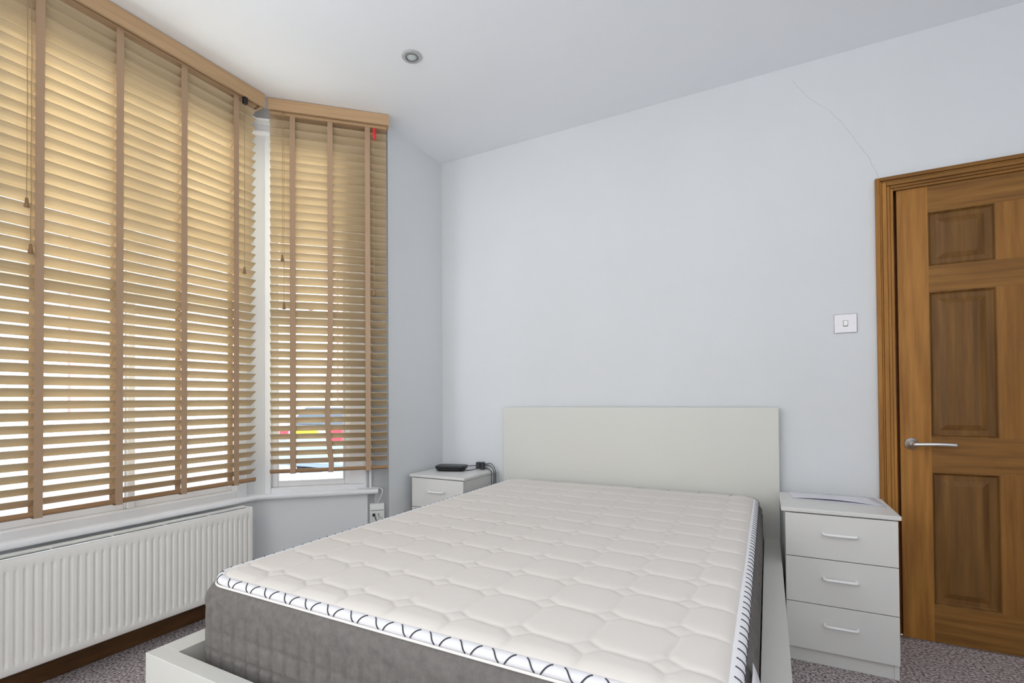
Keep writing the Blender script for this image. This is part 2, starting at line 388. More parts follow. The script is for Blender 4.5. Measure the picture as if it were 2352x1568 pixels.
# casing
def casing_profile_piece(bm, w0, w1, vert, a, b):
    pass
bm = bmesh.new()
CW0 = 2.322
steps = [(0, .016, .020), (.016, .024, .014), (.024, .040, .018), (.040, .052, .012), (.052, .0640, .008)]   # moulded face across the width
for s0, s1, th in steps:
    box(bm, CW0+s0, CW0+s1, -th, 0, 0, 2.014-s0)                                  # left upright
    box(bm, 3.208-s1, 3.208-s0, -th, 0, 0, 2.014-s0)
    box(bm, CW0+s1, 3.208-s1, -th, 0, 2.014-s1, 2.014-s0, 1)
finish('door_casing', bm, [M['oak'], M['oakh']], dr, bevel=.003)
bm = bmesh.new()
box(bm, DX0-.002, DX0+.003, .001, .12, 0, DZ); box(bm, DX1-.003, DX1+.002, .001, .12, 0, DZ); box(bm, DX0, DX1, .001, .12, DZ-.003, DZ+.002)
box(bm, DX0+.006, DX0+.02, .05, .075, 0, DZ); box(bm, DX1-.02, DX1-.006, .05, .075, 0, DZ); box(bm, DX0, DX1, .05, .075, DZ-.02, DZ-.006)
finish('door_lining', bm, M['skirt'], dr)  # dark lining colour stands in for the shade in the door gap
def door_leaf():
    x0, x1, z0, z1 = 2.3985, 3.133, .008, 1.951
    yf, yb = .004, .044
    cols = [(2.503, 2.716), (2.816, 3.029)]; rows = [(.165, .725), (.875, 1.495), (1.605, 1.838)]
    bm = bmesh.new()
    # stiles (material 0), rails (material 1)
    box(bm, x0, cols[0][0], yf, yb, z0, z1, 0); box(bm, cols[1][1], x1, yf, yb, z0, z1, 0)
    zz = [z0] + [v for r in rows for v in r] + [z1]
    for i in range(0, len(zz), 2): box(bm, cols[0][0], cols[1][1], yf, yb, zz[i], zz[i+1], 1)
    for r in rows: box(bm, cols[0][1], cols[1][0], yf, yb, r[0], r[1], 2)
    leaf = finish('door_leaf', bm, [M['oak'], M['oakh'], M['oakmid']], dr)
    for c in cols:
        for r in rows:
            bm = bmesh.new(); loops = []
            for ins, y in ((0, yf), (.003, yf+.001), (.008, yf+.011), (.012, yf+.014), (.03, yf+.014), (.05, yf+.005), (.053, yf+.004)):
                loops.append([bm.verts.new(p) for p in ((c[0]+ins, y, r[0]+ins), (c[1]-ins, y, r[0]+ins), (c[1]-ins, y, r[1]-ins), (c[0]+ins, y, r[1]-ins))])
            for a, b in zip(loops, loops[1:]):
                for j in range(4): bm.faces.new((a[j], a[(j+1) % 4], b[(j+1) % 4], b[j]))
            bm.faces.new(loops[-1])
            back = [bm.verts.new(p) for p in ((c[0], yb-.004, r[0]), (c[1], yb-.004, r[0]), (c[1], yb-.004, r[1]), (c[0], yb-.004, r[1]))]
            for j in range(4): bm.faces.new((loops[0][(j+1) % 4], loops[0][j], back[j], back[(j+1) % 4]))
            bm.faces.new(back[::-1])
            finish('door_panel', bm, M['oakpanel'], leaf)
door_leaf()
hd = bmesh.new()
lathe(hd, [(.026, .006), (.026, .0), (.024, -.006), (.010, -.009), (.009, -.040)], 32, 'y', org=(2.436, 0, .845))
tube(hd, spline([(2.436, -.036, .845), (2.440, -.048, .845), (2.455, -.052, .846), (2.50, -.054, .848), (2.53, -.054, .848), (2.566, -.052, .847), (2.570, -.049, .847)], 6), lambda t: .0085 - .003*max(0, t-.85)/.15, 12)
finish('door_handle', hd, M['satin'], dr, smooth=True)

# ================================================================= BLINDS
def blind(name, loc, rz, W_, tips, nsl, zrail, tapes, cords, label, ret_right, ret_left, extras, vz0):
    """local x along the blind, -y to the room. origin at left end of slats, y=0 at slat centre line"""
    r = empty(name, loc, rz, label, 'blind', 'wooden venetian blinds in the bay')
    th = math.radians(35); hw = .025; cy, cz = hw*math.cos(th), hw*math.sin(th)
    t2 = .0014
    nx, nz_ = math.sin(th), math.cos(th)      # slat normal in y,z: room edge up
    bm = bmesh.new()
    SAG = .0012
    for k in range(nsl):
        zc = tips + .0436*k - cz
        j = (rng.random(4)-.5)*.0016
        xs = [0, W_*.25, W_*.5, W_*.75, W_]
        ring = []
        for i, x in enumerate(xs):
            zz = zc + (j[0]*(1-x/W_) + j[1]*x/W_)
            pr = []
            for s in (-1, -.5, 0, .5, 1):    # -1 room edge
                cv = SAG*(1-s*s)
                pr.append((s*cy + nx*(t2+cv), zz - s*cz + nz_*(t2+cv)))
            for s in (1, .5, 0, -.5, -1):
                cv = SAG*(1-s*s)
                pr.append((s*cy - nx*(t2-cv), zz - s*cz - nz_*(t2-cv)))
            ring.append([bm.verts.new((x, y, z)) for y, z in pr])
        for a, b in zip(ring, ring[1:]):
            for q in range(10): bm.faces.new((a[q], a[(q+1) % 10], b[(q+1) % 10], b[q]))
        bm.faces.new(ring[0]); bm.faces.new(ring[-1][::-1])
    finish('slats', bm, M['slat'], r)
    # bottom rail: trapezoid section
    bm = bmesh.new()
    pr = [(-cy-.002, zrail+.006), (-cy-.002, zrail+.022), (cy-.002, zrail+.016), (cy-.002, zrail-.002), (-cy+.006, zrail)]
    a = [bm.verts.new((-.001, y, z)) for y, z in pr]; b = [bm.verts.new((W_+.001, y, z)) for y, z in pr]
    for q in range(5): bm.faces.new((a[q], a[(q+1) % 5], b[(q+1) % 5], b[q]))
    bm.faces.new(a); bm.faces.new(b[::-1])
    finish('bottom_rail', bm, M['bottomrail'], r, bevel=.003)
    # headrail and valance
    bm = bmesh.new(); box(bm, .0, W_, -.028, .026, H-.073, H-.002); finish('headrail', bm, M['valance'], r)
    bm = bmesh.new(); box(bm, -ret_left, W_+ret_right, -.052, -.040, vz0, H-.002)
    if ret_right: box(bm, W_+ret_right-.012, W_+ret_right, -.040, .02, vz0, H-.002)
    box(bm, -ret_left, W_+ret_right, -.0545, -.052, vz0, vz0+.006)
    finish('valance', bm, M['valance'], r, bevel=.003)
    # ladder tapes, front and back strips plus rungs
    for tx, bend in tapes:
        bm = bmesh.new(); w = .0135; z0 = zrail+.004; z1 = H-.05; N = 60
        def cx(z):
            t = (z-z0)/(z1-z0); return tx + bend*(math.exp(-((t-.17)/.12)**2)) - bend*.4*math.exp(-((t-.02)/.03)**2)
        for yy, ww in ((-cy-.0036, w), (cy+.0036, w*.95)):
            prev = None
            for i in range(N+1):
                z = z0 + (z1-z0)*i/N; x = cx(z); wob = .0006*math.sin(z*41+tx*30)
                cur = [bm.verts.new((x-ww, yy+wob, z)), bm.verts.new((x+ww, yy+wob, z)), bm.verts.new((x+ww, yy+wob+.0006, z)), bm.verts.new((x-ww, yy+wob+.0006, z))]
                if prev:
                    for q in range(4): bm.faces.new((prev[q], prev[(q+1) % 4], cur[(q+1) % 4], cur[q]))
                prev = cur
        for k in range(nsl):
            zc = tips + .0436*k - cz - .0036
            for sx in (-.009, .009):
                x = cx(zc)+sx
                v = [bm.verts.new((x-.002, -cy-.0036, zc+cz)), bm.verts.new((x+.002, -cy-.0036, zc+cz)), bm.verts.new((x+.002, cy+.0036, zc-cz)), bm.verts.new((x-.002, cy+.0036, zc-cz))]
                bm.faces.new(v)
        # wrap under the bottom rail
        box(bm, tx-w, tx+w, -cy-.004, cy+.001, zrail-.0035, zrail-.0025)
        box(bm, tx-w, tx+w, -cy-.0042, -cy-.0032, zrail-.0035, zrail+.006)
        finish('ladder_tape', bm, M['laddertape'], r)
    for cx_, z0, z1, tm in cords:
        bm = bmesh.new(); y = -.038
        tube(bm, [(cx_+.001*math.sin(q*2.1), y, z1+(z0-z1)*q/12) for q in range(13)], .0011, 6)
        c = finish('cord', bm, M['cord'], r)
        bm = bmesh.new(); zt = z0 - .032
        lathe(bm, [(.0035, z0+.001), (.0048, z0-.004), (.0052, z0-.012), (.0085, zt+.004), (.0085, zt), (.006, zt-.002)], 14, org=(cx_, y, 0))
        finish('tassel', bm, tm, c, smooth=True)
    for fn in extras: fn(r)
    return r
def f_clip(r):
    bm = bmesh.new(); box(bm, .905, .925, -.050, -.030, 2.524, 2.572)
    finish('clip', bm, M['black'], r, bevel=.003)
def f_red(r):
    bm = bmesh.new(); lathe(bm, [(.004, 2.545), (.009, 2.538), (.010, 2.50), (.007, 2.488), (.003, 2.478)], 14, org=(.537, -.04, 0))
    o = finish('cord_connector', bm, M['red'], r, smooth=True); o['label'] = 'red plastic connector'
# big blind: local x runs +Y from y=-2.12 to -1.13; room is +X so local -y -> +X : rz = +90deg
BL = blind('venetian_blind', (-.40, -2.12, 0), PI/2, .99, .704, 43, .639,
      [(2.12-2.009, 0), (2.12-1.752, 0), (2.12-1.494, 0), (2.12-1.240, 0)],
      [(2.12-1.2069, 1.71, 2.57, M['tassel']), (2.12-2.0502, 1.762, 2.57, M['tassel']), (2.12-2.0387, 1.603, 2.57, M['tassel'])],
      'wide light wood venetian blind over the front window, its cord hanging at right', .030, .012, [f_clip], 2.556)
# small blind on the bay side
sl = A_ + u_*(-.619) + n_*.069
BS = blind('venetian_blind', sl, RZ_SIDE, .603, .741, 42, .667,
      [(.619-.507, 0), (.619-.316, -.016), (.619-.119, 0)],
      [(.619-.556, 1.81, 2.57, M['tassel']), (.619-.5475, 1.56, 2.57, M['tassel']), (.619-.085, 1.655, 2.49, M['tassel'])],
      'narrow light wood venetian blind over the side window, with a red cord connector', .012, .008, [f_red], 2.566)

# ================================================================= RADIATOR
rd = empty('radiator', (-.37, -1.16, 0), 0, 'long white ribbed radiator under the front bay window', 'radiator')
def radiator():
    L0, zb, zt = 1.0, .117, .512
    pitch = .0262; nfl = 37; y_first = -.0205
    # heightfield front panel
    ys = np.linspace(0, -L0, 764)
    zs = np.concatenate([[zb, zb+.004, zb+.022], np.linspace(zb+.028, zb+.05, 6), np.linspace(zb+.08, zt-.08, 5), np.linspace(zt-.058, zt-.036, 6), [zt-.02, zt-.004, zt]])
    V = []; F = []
    for z in zs:
        for y in ys:
            ph = ((y - y_first)/pitch) % 1.0
            ph = min(ph, 1-ph)      # 0 at flute centre
            ww = min(1, max(0, 1.35*(1-(ph/.30))))
            prof = ww*ww*(3-2*ww)
            e = min(1, max(0, (z-zb-.026)/.02)) * min(1, max(0, (zt-.034-z)/.02))
            inside = 1 if (-L0+.02 < y < -.008) else 0
            edge = -.004*max(0, 1-(zt-z)/.006) - .004*max(0, 1-(z-zb)/.006)
            V.append((edge - .0075*prof*e*inside + .0, y, z))
    nw = len(ys)
    for i in range(len(zs)-1):
        for j in range(nw-1): F.append((i*nw+j, i*nw+j+1, (i+1)*nw+j+1, (i+1)*nw+j))
    o = mesh_np('front_panel', V, F, M['radiator'], rd)
    md = o.modifiers.new('solid', 'SOLIDIFY'); md.thickness = .0015; md.offset = -1
    bm = bmesh.new(); box(bm, -.085, -.079, -L0, 0, zb, zt-.004); finish('back_panel', bm, M['radiator'], rd)
    for y in (-.0005, -L0-.0025):
        bm = bmesh.new(); box(bm, -.082, .002, y, y+.003, zb+.004, zt+.004)
        finish('side_panel', bm, M['radiator'], rd, bevel=.001)
    # top grille: lips and slats between
    bm = bmesh.new(); z = zt
    box(bm, -.012, -.0005, -L0, 0, z-.002, z+.002); box(bm, -.084, -.046, -L0, 0, z-.002, z+.003)
    for y in (-.2, -.4, -.6, -.8): box(bm, -.071, -.013, y-.003, y, z-.003, z)
    finish('top_grille', bm, M['radiator'], rd)
    bm = bmesh.new()
    for i in range(56):
        y = -.02-i*.0172; box(bm, -.074, -.004, y-.001, y, zb+.01, zt-.03)
    finish('fins', bm, M['radiator'], rd)
    for y in (-.15, -.85):
        bm = bmesh.new(); box(bm, -.13, -.085, y-.015, y+.015, .2, .46); finish('wall_bracket', bm, M['radiator'], rd)
radiator()

# ================================================================= BED
bd = empty('bed_frame', (1.19, -1.05, 0), 0, 'white low double bed frame with plain tall headboard', 'bed')
def P(o): o.location = -Vector((1.19, -1.05, 0)); return o
bm = bmesh.new(); box(bm, .481, 1.939, -.050, -.016, 0, 1.0); o = P(finish('headboard', bm, M['bedwhite'], bd, bevel=.0015))
RWD = .066
bm = bmesh.new(); box(bm, .440, .440+.072, -2.0224, -.051, .03, .38); P(finish('side_rail', bm, M['bedwhite'], bd, bevel=.0015))
bm = bmesh.new(); box(bm, 1.872, 1.938, -2.0224, -.051, .03, .38); P(finish('side_rail', bm, M['bedwhite'], bd, bevel=.0015))
bm = bmesh.new(); box(bm, .440, 1.938, -2.068, -2.0225, .03, .38); P(finish('foot_rail', bm, M['bedwhite'], bd, bevel=.0015))
bm = bmesh.new()
for i in range(16): box(bm, .514, 1.871, -2.0-.0+i*.122, -1.93+i*.122, .272, .290)
P(finish('slat_base', bm, M['valance'], bd))
for x in (.476, 1.905):
    for y in (-2.0, -.12):
        bm = bmesh.new(); box(bm, x-.03, x+.03, y-.02, y+.02, 0, .03); P(finish('foot', bm, M['bedwhite'], bd))

# ================================================================= MATTRESS
MX0, MX1, MY0, MY1 = .528, 1.864, -2.003, -.075
mt = empty('mattress', (1.196, -1.04, .29), 0, 'thick double mattress with quilted white top and grey sides', 'mattress')
def Q(o): o.location = -Vector((1.196, -1.04, .29)); return o
def rrect(x0, x1, y0, y1, r, step):
    """points counter-clockwise with outward normals"""
    pts = []
    segs = [((x0+r, y0), (x1-r, y0), (0, -1)), ((x1, y0+r), (x1, y1-r), (1, 0)), ((x1-r, y1), (x0+r, y1), (0, 1)), ((x0, y1-r), (x0, y0+r), (-1, 0))]
    cen = [(x1-r, y0+r, -PI/2), (x1-r, y1-r, 0), (x0+r, y1-r, PI/2), (x0+r, y0+r, PI)]
    for (a, b, nn), (cx, cy, a0) in zip(segs, cen):
        L = math.dist(a, b); k = max(2, int(round(L/step)))
        for i in range(k): pts.append((a[0]+(b[0]-a[0])*i/k, a[1]+(b[1]-a[1])*i/k, nn[0], nn[1]))
        k2 = max(6, int(round(r*PI/2/step)))
        for i in range(k2):
            an = a0+PI/2*i/k2; pts.append((cx+r*math.cos(an), cy+r*math.sin(an), math.cos(an), math.sin(an)))
    return np.array(pts)
ZB, ZW = .2905, .557
def matt_side():
    pr = rrect(.537, 1.869, -1.996, -.077, .07, .006)
    d = np.r_[0, np.cumsum(np.hypot(*np.diff(pr[:, :2], axis=0).T))]
    zs = np.r_[ZB, ZB+.003, ZB+.008, np.linspace(ZB+.015, ZW-.02, 38), np.linspace(ZW-.016, ZW, 8)]
    V = []
    for z in zs:
        t = (z-ZB)/(ZW-ZB)
        bulge = .006*min(1, max(0, math.sin(PI*min(1, max(0, t)))**.35)) - .006
        if t > .84: bulge -= .017*((t-.84)/.16)**2
        for i, (x, y, a, b) in enumerate(pr):
            s = d[i]
            vs = abs(((s/.048) % 1)-.5)*2; lv = math.exp(-((1-vs)/.13)**2)
            hs = abs((((z-ZB)/.052) % 1)-.5)*2; lh = math.exp(-((1-hs)/.13)**2)
            fade = min(1, max(0, (.82-t)/.15)) * (.55+.45*math.sin(s*2.3+1.0)**2)
            puck = .0026*math.sin(s*70 + (z*90) + 3*math.sin(s*5)) * math.exp(-((t-.86)/.08)**2)
            dsp = bulge - .0085*max(lv, lh*.7)*fade + puck
            V.append((x+a*dsp, y+b*dsp, z))
    nw = len(pr); F = []
    for i in range(len(zs)-1):
        for j in range(nw): F.append((i*nw+j, i*nw+(j+1) % nw, (i+1)*nw+(j+1) % nw, (i+1)*nw+j))
    F.append(tuple(range(nw))[::-1])
    return Q(mesh_np('side_panel', V, F, M['mattside'], mt))
matt_side()
# piping roll around the top edge and the thin welt below
def ring_tube(name, inset, z, rx, rz_, mt_, seg=14, step=.01):
    pr = rrect(MX0+inset, MX1-inset, MY0+inset, MY1-inset, .075, step); V = []; F = []; N = len(pr)
    for (x, y, a, b) in pr:
        for q in range(seg):
            an = 2*PI*q/seg; V.append((x+a*rx*math.cos(an), y+b*rx*math.cos(an), z+rz_*math.sin(an)))
    for i in range(N):
        for q in range(seg): F.append((i*seg+q, ((i+1) % N)*seg+q, ((i+1) % N)*seg+(q+1) % seg, i*seg+(q+1) % seg))
    return Q(mesh_np(name, V, F, mt_, mt))
MX0, MX1, MY0, MY1 = .537, 1.869, -1.996, -.077
PI_IN, PZ, PRX, PRZ = .029, .568, .0145, .0105
ring_tube('border_roll', PI_IN, PZ, PRX, PRZ, M['tape'])
ring_tube('welt', PI_IN-.011, PZ-.0105, .0035, .003, M['radiator'], 8)
def stitches():
    pr = rrect(MX0+PI_IN, MX1-PI_IN, MY0+PI_IN, MY1-PI_IN, .075, .002)
    d = np.r_[0, np.cumsum(np.hypot(*np.diff(pr[:, :2], axis=0).T))]; Lt = d[-1]
    def at(s):
        s = s % Lt; return [np.interp(s, d, pr[:, k]) for k in range(4)]
    bm = bmesh.new(); k = 0; s = .018
    while s < Lt-.01:
        sg = 1 if k % 2 == 0 else -1; pts = []
        for q in range(9):
            t = q/8; an = math.radians(88 - 112*t)           # over the top to the outside bottom
            foot = max(0, -at(s)[3]); ss = s + (sg*.0095*foot - .0065*(1-foot))*(2*t**.7-1)
            x, y, a, b = at(ss)
            pts.append((x+a*(PRX+.0004)*math.cos(an), y+b*(PRX+.0004)*math.cos(an), PZ+(PRZ+.0004)*math.sin(an)))
        tube(bm, pts, .0015, 5)
        s += .0358 + (.005 if k % 2 else -.005)*(max(0, -at(s)[3]) or .4); k += 1
    return tag(Q(finish('stitching', bm, M['stitch'], mt, smooth=True)), 'slate grey blanket stitches', kind='stuff')
stitches()
def quilt_top():
    ins = PI_IN+.002
    x0, x1, y0, y1 = MX0+ins, MX1-ins, MY0+ins, MY1-ins; r = .07
    nx = int((x1-x0)/.0044); ny = int((y1-y0)/.0046)
    X, Y = np.meshgrid(np.linspace(x0, x1, nx), np.linspace(y0, y1, ny))
    # round the corners: clamp radially
    cx = np.clip(X, x0+r, x1-r); cy = np.clip(Y, y0+r, y1-r)
    dx, dy = X-cx, Y-cy; L = np.hypot(dx, dy); mx = np.maximum(np.abs(dx), np.abs(dy))
    corner = (np.abs(dx) > 1e-9) & (np.abs(dy) > 1e-9)
    sc = np.where(corner, mx/np.maximum(L, 1e-9), 1.0)
    X = np.where(corner, cx+dx*sc, X); Y = np.where(corner, cy+dy*sc, Y)
    dx, dy = X-np.clip(X, x0+r, x1-r), Y-np.clip(Y, y0+r, y1-r)
    de = r - np.hypot(dx, dy)                                  # distance to the edge
    px, py = .1437, .1522
    # gentle waviness of the seam lines
    Xw = X + .0035*np.sin(2*PI*(Y+1.885)/py)*np.sign(1) ; Yw = Y - .0035*np.sin(2*PI*(X-.586)/px)
    u = (Xw-.586)/px; v = (Yw+1.885)/py
    u = (u-np.round(u))*px; v = (v-np.round(v))*py; au, av = np.abs(u), np.abs(v); a = .029
    dd = np.abs(au+av-a)/math.sqrt(2)
    d1 = np.where(au > a, av, 9); d2 = np.where(av > a, au, 9)
    dist = np.minimum(dd, np.minimum(d1, d2))
    small = (au+av) < a
    puff = np.where(small, .0035*(1-np.exp(-(dist/.005)**1.3)), .0042*(1-np.exp(-(dist/.0065)**1.2)) + .0025*(1-np.exp(-dist/.03)))
    fade = np.clip(de/.03, 0, 1)
    Z = .5800 + puff*fade + .003*(1-np.exp(-de/.08)) - .012*np.exp(-de/.006)
    Z += .0010*np.sin(X*9+1)*np.sin(Y*7)
    V = np.stack([X, Y, Z], -1).reshape(-1, 3)
    idx = np.arange(nx*ny).reshape(ny, nx)
    F = np.stack([idx[:-1, :-1], idx[:-1, 1:], idx[1:, 1:], idx[1:, :-1]], -1).reshape(-1, 4)
    me = bpy.data.meshes.new('quilted_top'); me.from_pydata(V.tolist(), [], F.tolist()); me.update(); me.materials.append(M['quilt'])
    me.polygons.foreach_set('use_smooth', [True]*len(me.polygons))
    o = bpy.data.objects.new('quilted_top', me); COL.objects.link(o); o.parent = mt; return Q(o)
quilt_top()
# fabric label hanging from the right edge near the foot
bm = bmesh.new(); rows = []
for i in range(7):
    t = i/6; z = .556-.105*t; x = 1.8655+.020*t**.8
    rows.append([bm.verts.new((x+.001*math.sin(3*q+5*t), -1.90+.045*t+(.155-.0*t)*q/4, z+.006*math.sin(PI*q/4)*t)) for q in range(5)])
for a, b in zip(rows, rows[1:]):
    for j in range(4): bm.faces.new((a[j], a[j+1], b[j+1], b[j]))
lb = Q(finish('fabric_label', bm, M['tape'], mt, smooth=True)); md = lb.modifiers.new('s', 'SOLIDIFY'); md.thickness = .0008; md.offset = 0; lb['label'] = 'white fabric label with navy print'
bm = bmesh.new()
def onl(t, y): return (1.8655+.020*t**.8+.0018, y, .556-.105*t)
for (ta, ya, tb, yb) in ((.30, -1.765, .62, -1.775), (.30, -1.785, .62, -1.795), (.46, -1.765, .46, -1.792), (.30, -1.81, .62, -1.83), (.62, -1.81, .30, -1.83)):
    tube(bm, [onl(ta, ya), onl((ta+tb)/2, (ya+yb)/2), onl(tb, yb)], .0028, 6)
o = finish('label_print', bm, M['navy'], lb)

# ================================================================= BEDSIDE DRAWERS
def nightstand(label):
    """local origin: left back corner of the top on the floor"""
    r = empty('bedside_drawers', (1.936, -.076, 0), 0, label, 'bedside drawers', 'white three drawer bedside units')
    w, dp, h = .382, .374, .609
    bm = bmesh.new(); box(bm, 0, w, -dp, 0, h-.016, h); finish('top', bm, M['melamine'], r, bevel=.003, seg=3)
    bm = bmesh.new()
    b0, b1 = .014, w-.010
    box(bm, b0, b0+.015, -dp+.022, -.004, 0, h-.016); box(bm, b1-.015, b1, -dp+.022, -.004, 0, h-.016)
    box(bm, b0+.015, b1-.015, -.010, -.004, .0, h-.016); box(bm, b0+.015, b1-.015, -dp+.03, -.01, .055, .07)
    box(bm, b0+.015, b1-.015, -dp+.026, -dp+.041, 0, .054)
    finish('carcass', bm, M['melamine'], r)
    for z0, z1 in ((.4195, .589), (.241, .4165), (.060, .238)):
        bm = bmesh.new(); box(bm, b0+.001, b1, -dp+.004, -dp+.020, z0, z1); dw = finish('drawer', bm, M['melamine'], r, bevel=.001)
        bm = bmesh.new(); box(bm, b0+.02, b1-.02, -dp+.0215, -.03, z0+.02, z1-.03); finish('drawer_box', bm, M['dark'], dw)
        zc = z1-.070; xc = .193; hl = .052
        bm = bmesh.new(); tube(bm, spline([(xc-hl, -dp+.004, zc), (xc-hl, -dp-.012, zc), (xc-hl+.004, -dp-.019, zc), (xc-hl+.014, -dp-.022, zc), (xc, -dp-.022, zc), (xc+hl-.014, -dp-.022, zc), (xc+hl-.004, -dp-.019, zc), (xc+hl, -dp-.012, zc), (xc+hl, -dp+.004, zc)], 5), .0050, 10)
        finish('handle', bm, M['whiteplastic'], dw, smooth=True)
    return r
ns = nightstand('white three drawer bedside unit between the bed and the door')
n2 = copy_tree(ns); n2.location = (.030, -.026, 0)
n2['label'] = 'white bedside unit in the back left corner carrying a black router'

# paper sheets on the right unit
def paper(name, c, z, lift, label):
    """c: four corners fl, fr, br, bl"""
    bm = bmesh.new(); N = 10; g = []
    fl, fr_, br, bl = (Vector(p) for p in c)
    for j in range(N+1):
        row = []
        for i in range(N+1):
            s, t = i/N, j/N
            p = (fl*(1-s)+fr_*s)*(1-t) + (bl*(1-s)+br*s)*t
            row.append(bm.verts.new((p.x, p.y, z + lift(s, t))))
        g.append(row)
    for j in range(N):
        for i in range(N): bm.faces.new((g[j][i], g[j][i+1], g[j+1][i+1], g[j+1][i]))
    o = finish(name, bm, M['paper'], smooth=True); md = o.modifiers.new('s', 'SOLIDIFY'); md.thickness = .0004; md.offset = 1
    return tag(o, label, 'paper', 'papers on the bedside unit')
paper('paper_sheet', [(1.985, -.240), (2.305, -.272), (2.292, -.085), (1.972, -.083)], .6096, lambda s, t: .0003, 'white paper sheet lying flat, the lower of two on the right bedside unit')
paper('paper_sheet', [(1.986, -.232), (2.303, -.262), (2.286, -.082), (1.970, -.078)], .6108, lambda s, t: .0015+.0065*(1-t)**3*math.sin(PI*min(1, s*1.1+.03))*(1 if s < .9 else (1-s)/.1), 'white paper sheet with curled front edge, the upper of two on the right bedside unit')

# router and adaptor on the left unit
ro = empty('router', (.178, -.168, .6094), math.radians(20), 'black flat internet router on the left bedside unit', 'router')
bm = bmesh.new()
def slab(bm, a, b, z, ch):
    return [bm.verts.new(p) for p in ((-a+ch, -b, z), (a-ch, -b, z), (a, -b+ch, z), (a, b-ch, z), (a-ch, b, z), (-a+ch, b, z), (-a, b-ch, z), (-a, -b+ch, z))]
lv = [slab(bm, .080, .045, .0, .012), slab(bm, .083, .048, .004, .014), slab(bm, .094, .058, .018, .018), slab(bm, .095, .059, .029, .018), slab(bm, .092, .056, .033, .018)]
for a, b in zip(lv, lv[1:]):
    for j in range(8): bm.faces.new((a[j], a[(j+1) % 8], b[(j+1) % 8], b[j]))
bm.faces.new(lv[0][::-1]); bm.faces.new(lv[-1]); finish('casing', bm, M['black'], ro, bevel=.002)
bm = bmesh.new(); box(bm, -.055, .055, -.0575, -.0555, .010, .014); finish('indicator_strip', bm, M['blackgloss'], ro)
ad = empty('power_adapter', (.316, -.048, .6094), math.radians(20), 'small black plug adaptor with trailing cables beside the router', 'power adaptor')
bm = bmesh.new(); box(bm, -.027, -.002, -.018, .018, .006, .046); box(bm, .001, .027, -.020, .018, .0, .046); box(bm, -.004, .003, -.016, .016, .008, .042)
finish('casing', bm, M['black'], ad, bevel=.006, seg=4)
def cable(pts, r=.0021):
    bm = bmesh.new(); tube(bm, spline(pts, 8), r, 8)
    o = finish('cable', bm, M['black'], smooth=True); o.parent = ad; o.matrix_parent_inverse = (Matrix.Translation(Vector(ad.location)) @ Matrix.Rotation(math.radians(20), 4, 'Z')).inverted(); return o
cable([(.250, -.100, .6325), (.270, -.085, .634), (.292, -.062, .634)])
cable([(.262, -.135, .6115), (.280, -.120, .6115), (.296, -.095, .614), (.304, -.068, .618)])
cable([(.340, -.040, .634), (.36, -.036, .638), (.39, -.045, .630), (.412, -.060, .616), (.4205, -.068, .592), (.422, -.072, .5), (.422, -.075, .35)])
cable([(.340, -.044, .622), (.365, -.050, .6175), (.392, -.068, .613), (.411, -.088, .612), (.4195, -.095, .600), (.4205, -.098, .52), (.42, -.10, .35)])
cable([(.340, -.036, .642), (.372, -.026, .648), (.400, -.034, .632), (.418, -.044, .608), (.424, -.050, .575), (.425, -.05, .5), (.424, -.05, .35)])

# ================================================================= SMALL FITTINGS
# light switch
sw = empty('light_switch', (2.2081, 0, 1.383), 0, 'polished chrome light switch with white rocker beside the door', 'light switch')
bm = bmesh.new(); box(bm, -.043, .043, -.005, -.0002, -.043, .043); finish('plate', bm, M['chrome'], sw, bevel=.002)
bm = bmesh.new(); box(bm, -.009, .009, -.0062, -.005, -.0135, .0135); finish('rocker_surround', bm, M['black'], sw)
bm = bmesh.new(); v = box(bm, -.0078, .0078, -.008, -.0062, -.0110, .0122)
finish('rocker', bm, M['whiteplastic'], sw, bevel=.0008)
for x in (-.030, .030):
    bm = bmesh.new(); lathe(bm, [(.0042, -.0049), (.0042, -.0058), (.003, -.0066)], 16, 'y'); o = finish('screw', bm, M['satin'], sw); o.location = (x, 0, 0)
    bm = bmesh.new(); box(bm, -.0032, .0032, -.0069, -.0064, -.0005, .0005); q = finish('screw_slot', bm, M['black'], o); q.rotation_euler = (0, .5, 0)

# wall socket on the bay side wall
sk = empty('wall_socket', A_ + u_*(-.068) , RZ_SIDE, 'white wall socket with a black plug under the end of the sill', 'socket')
bm = bmesh.new()
pr = [(0, .350), (-.026, .352), (-.028, .356), (-.028, .432), (-.024, .437), (0, .470)]
pr = [(0, .352), (-.024, .352), (-.026, .355), (-.026, .436), (-.012, .462), (0, .466)]
a = [bm.verts.new((-.040, y, z)) for y, z in pr]; b = [bm.verts.new((.040, y, z)) for y, z in pr]
for q in range(6): bm.faces.new((a[q], a[(q+1) % 6], b[(q+1) % 6], b[q]))
bm.faces.new(a[::-1]); bm.faces.new(b); finish('faceplate', bm, M['socket'], sk, bevel=.002)
bm = bmesh.new(); box(bm, -.036, .036, -.0270, -.0258, .428, .4305); box(bm, .006, .010, -.0270, -.0258, .395, .412); box(bm, .006, .026, -.0270, -.0258, .388, .390)
finish('seam', bm, M['dark'], sk)
bm = bmesh.new(); box(bm, -.026, -.012, -.036, -.026, .398, .412); tube(bm, spline([(-.016, -.034, .404), (-.012, -.040, .392), (-.006, -.042, .375), (.004, -.044, .345), (.006, -.044, .29), (.0, -.04, .2)], 8), .0022, 8)
finish('black_plug', bm, M['black'], sk)
bm = bmesh.new()
pl = [(-.262, -.659, .574), (-.240, -.672, .563), (-.200, -.680, .5565), (-.150, -.683, .5560), (-.10, -.674, .5560), (-.064, -.652, .5560), (-.040, -.640, .550), (-.024, -.640, .530), (-.026, -.6350, .500), (-.034, -.622, .475), (-.040, -.608, .4645)]
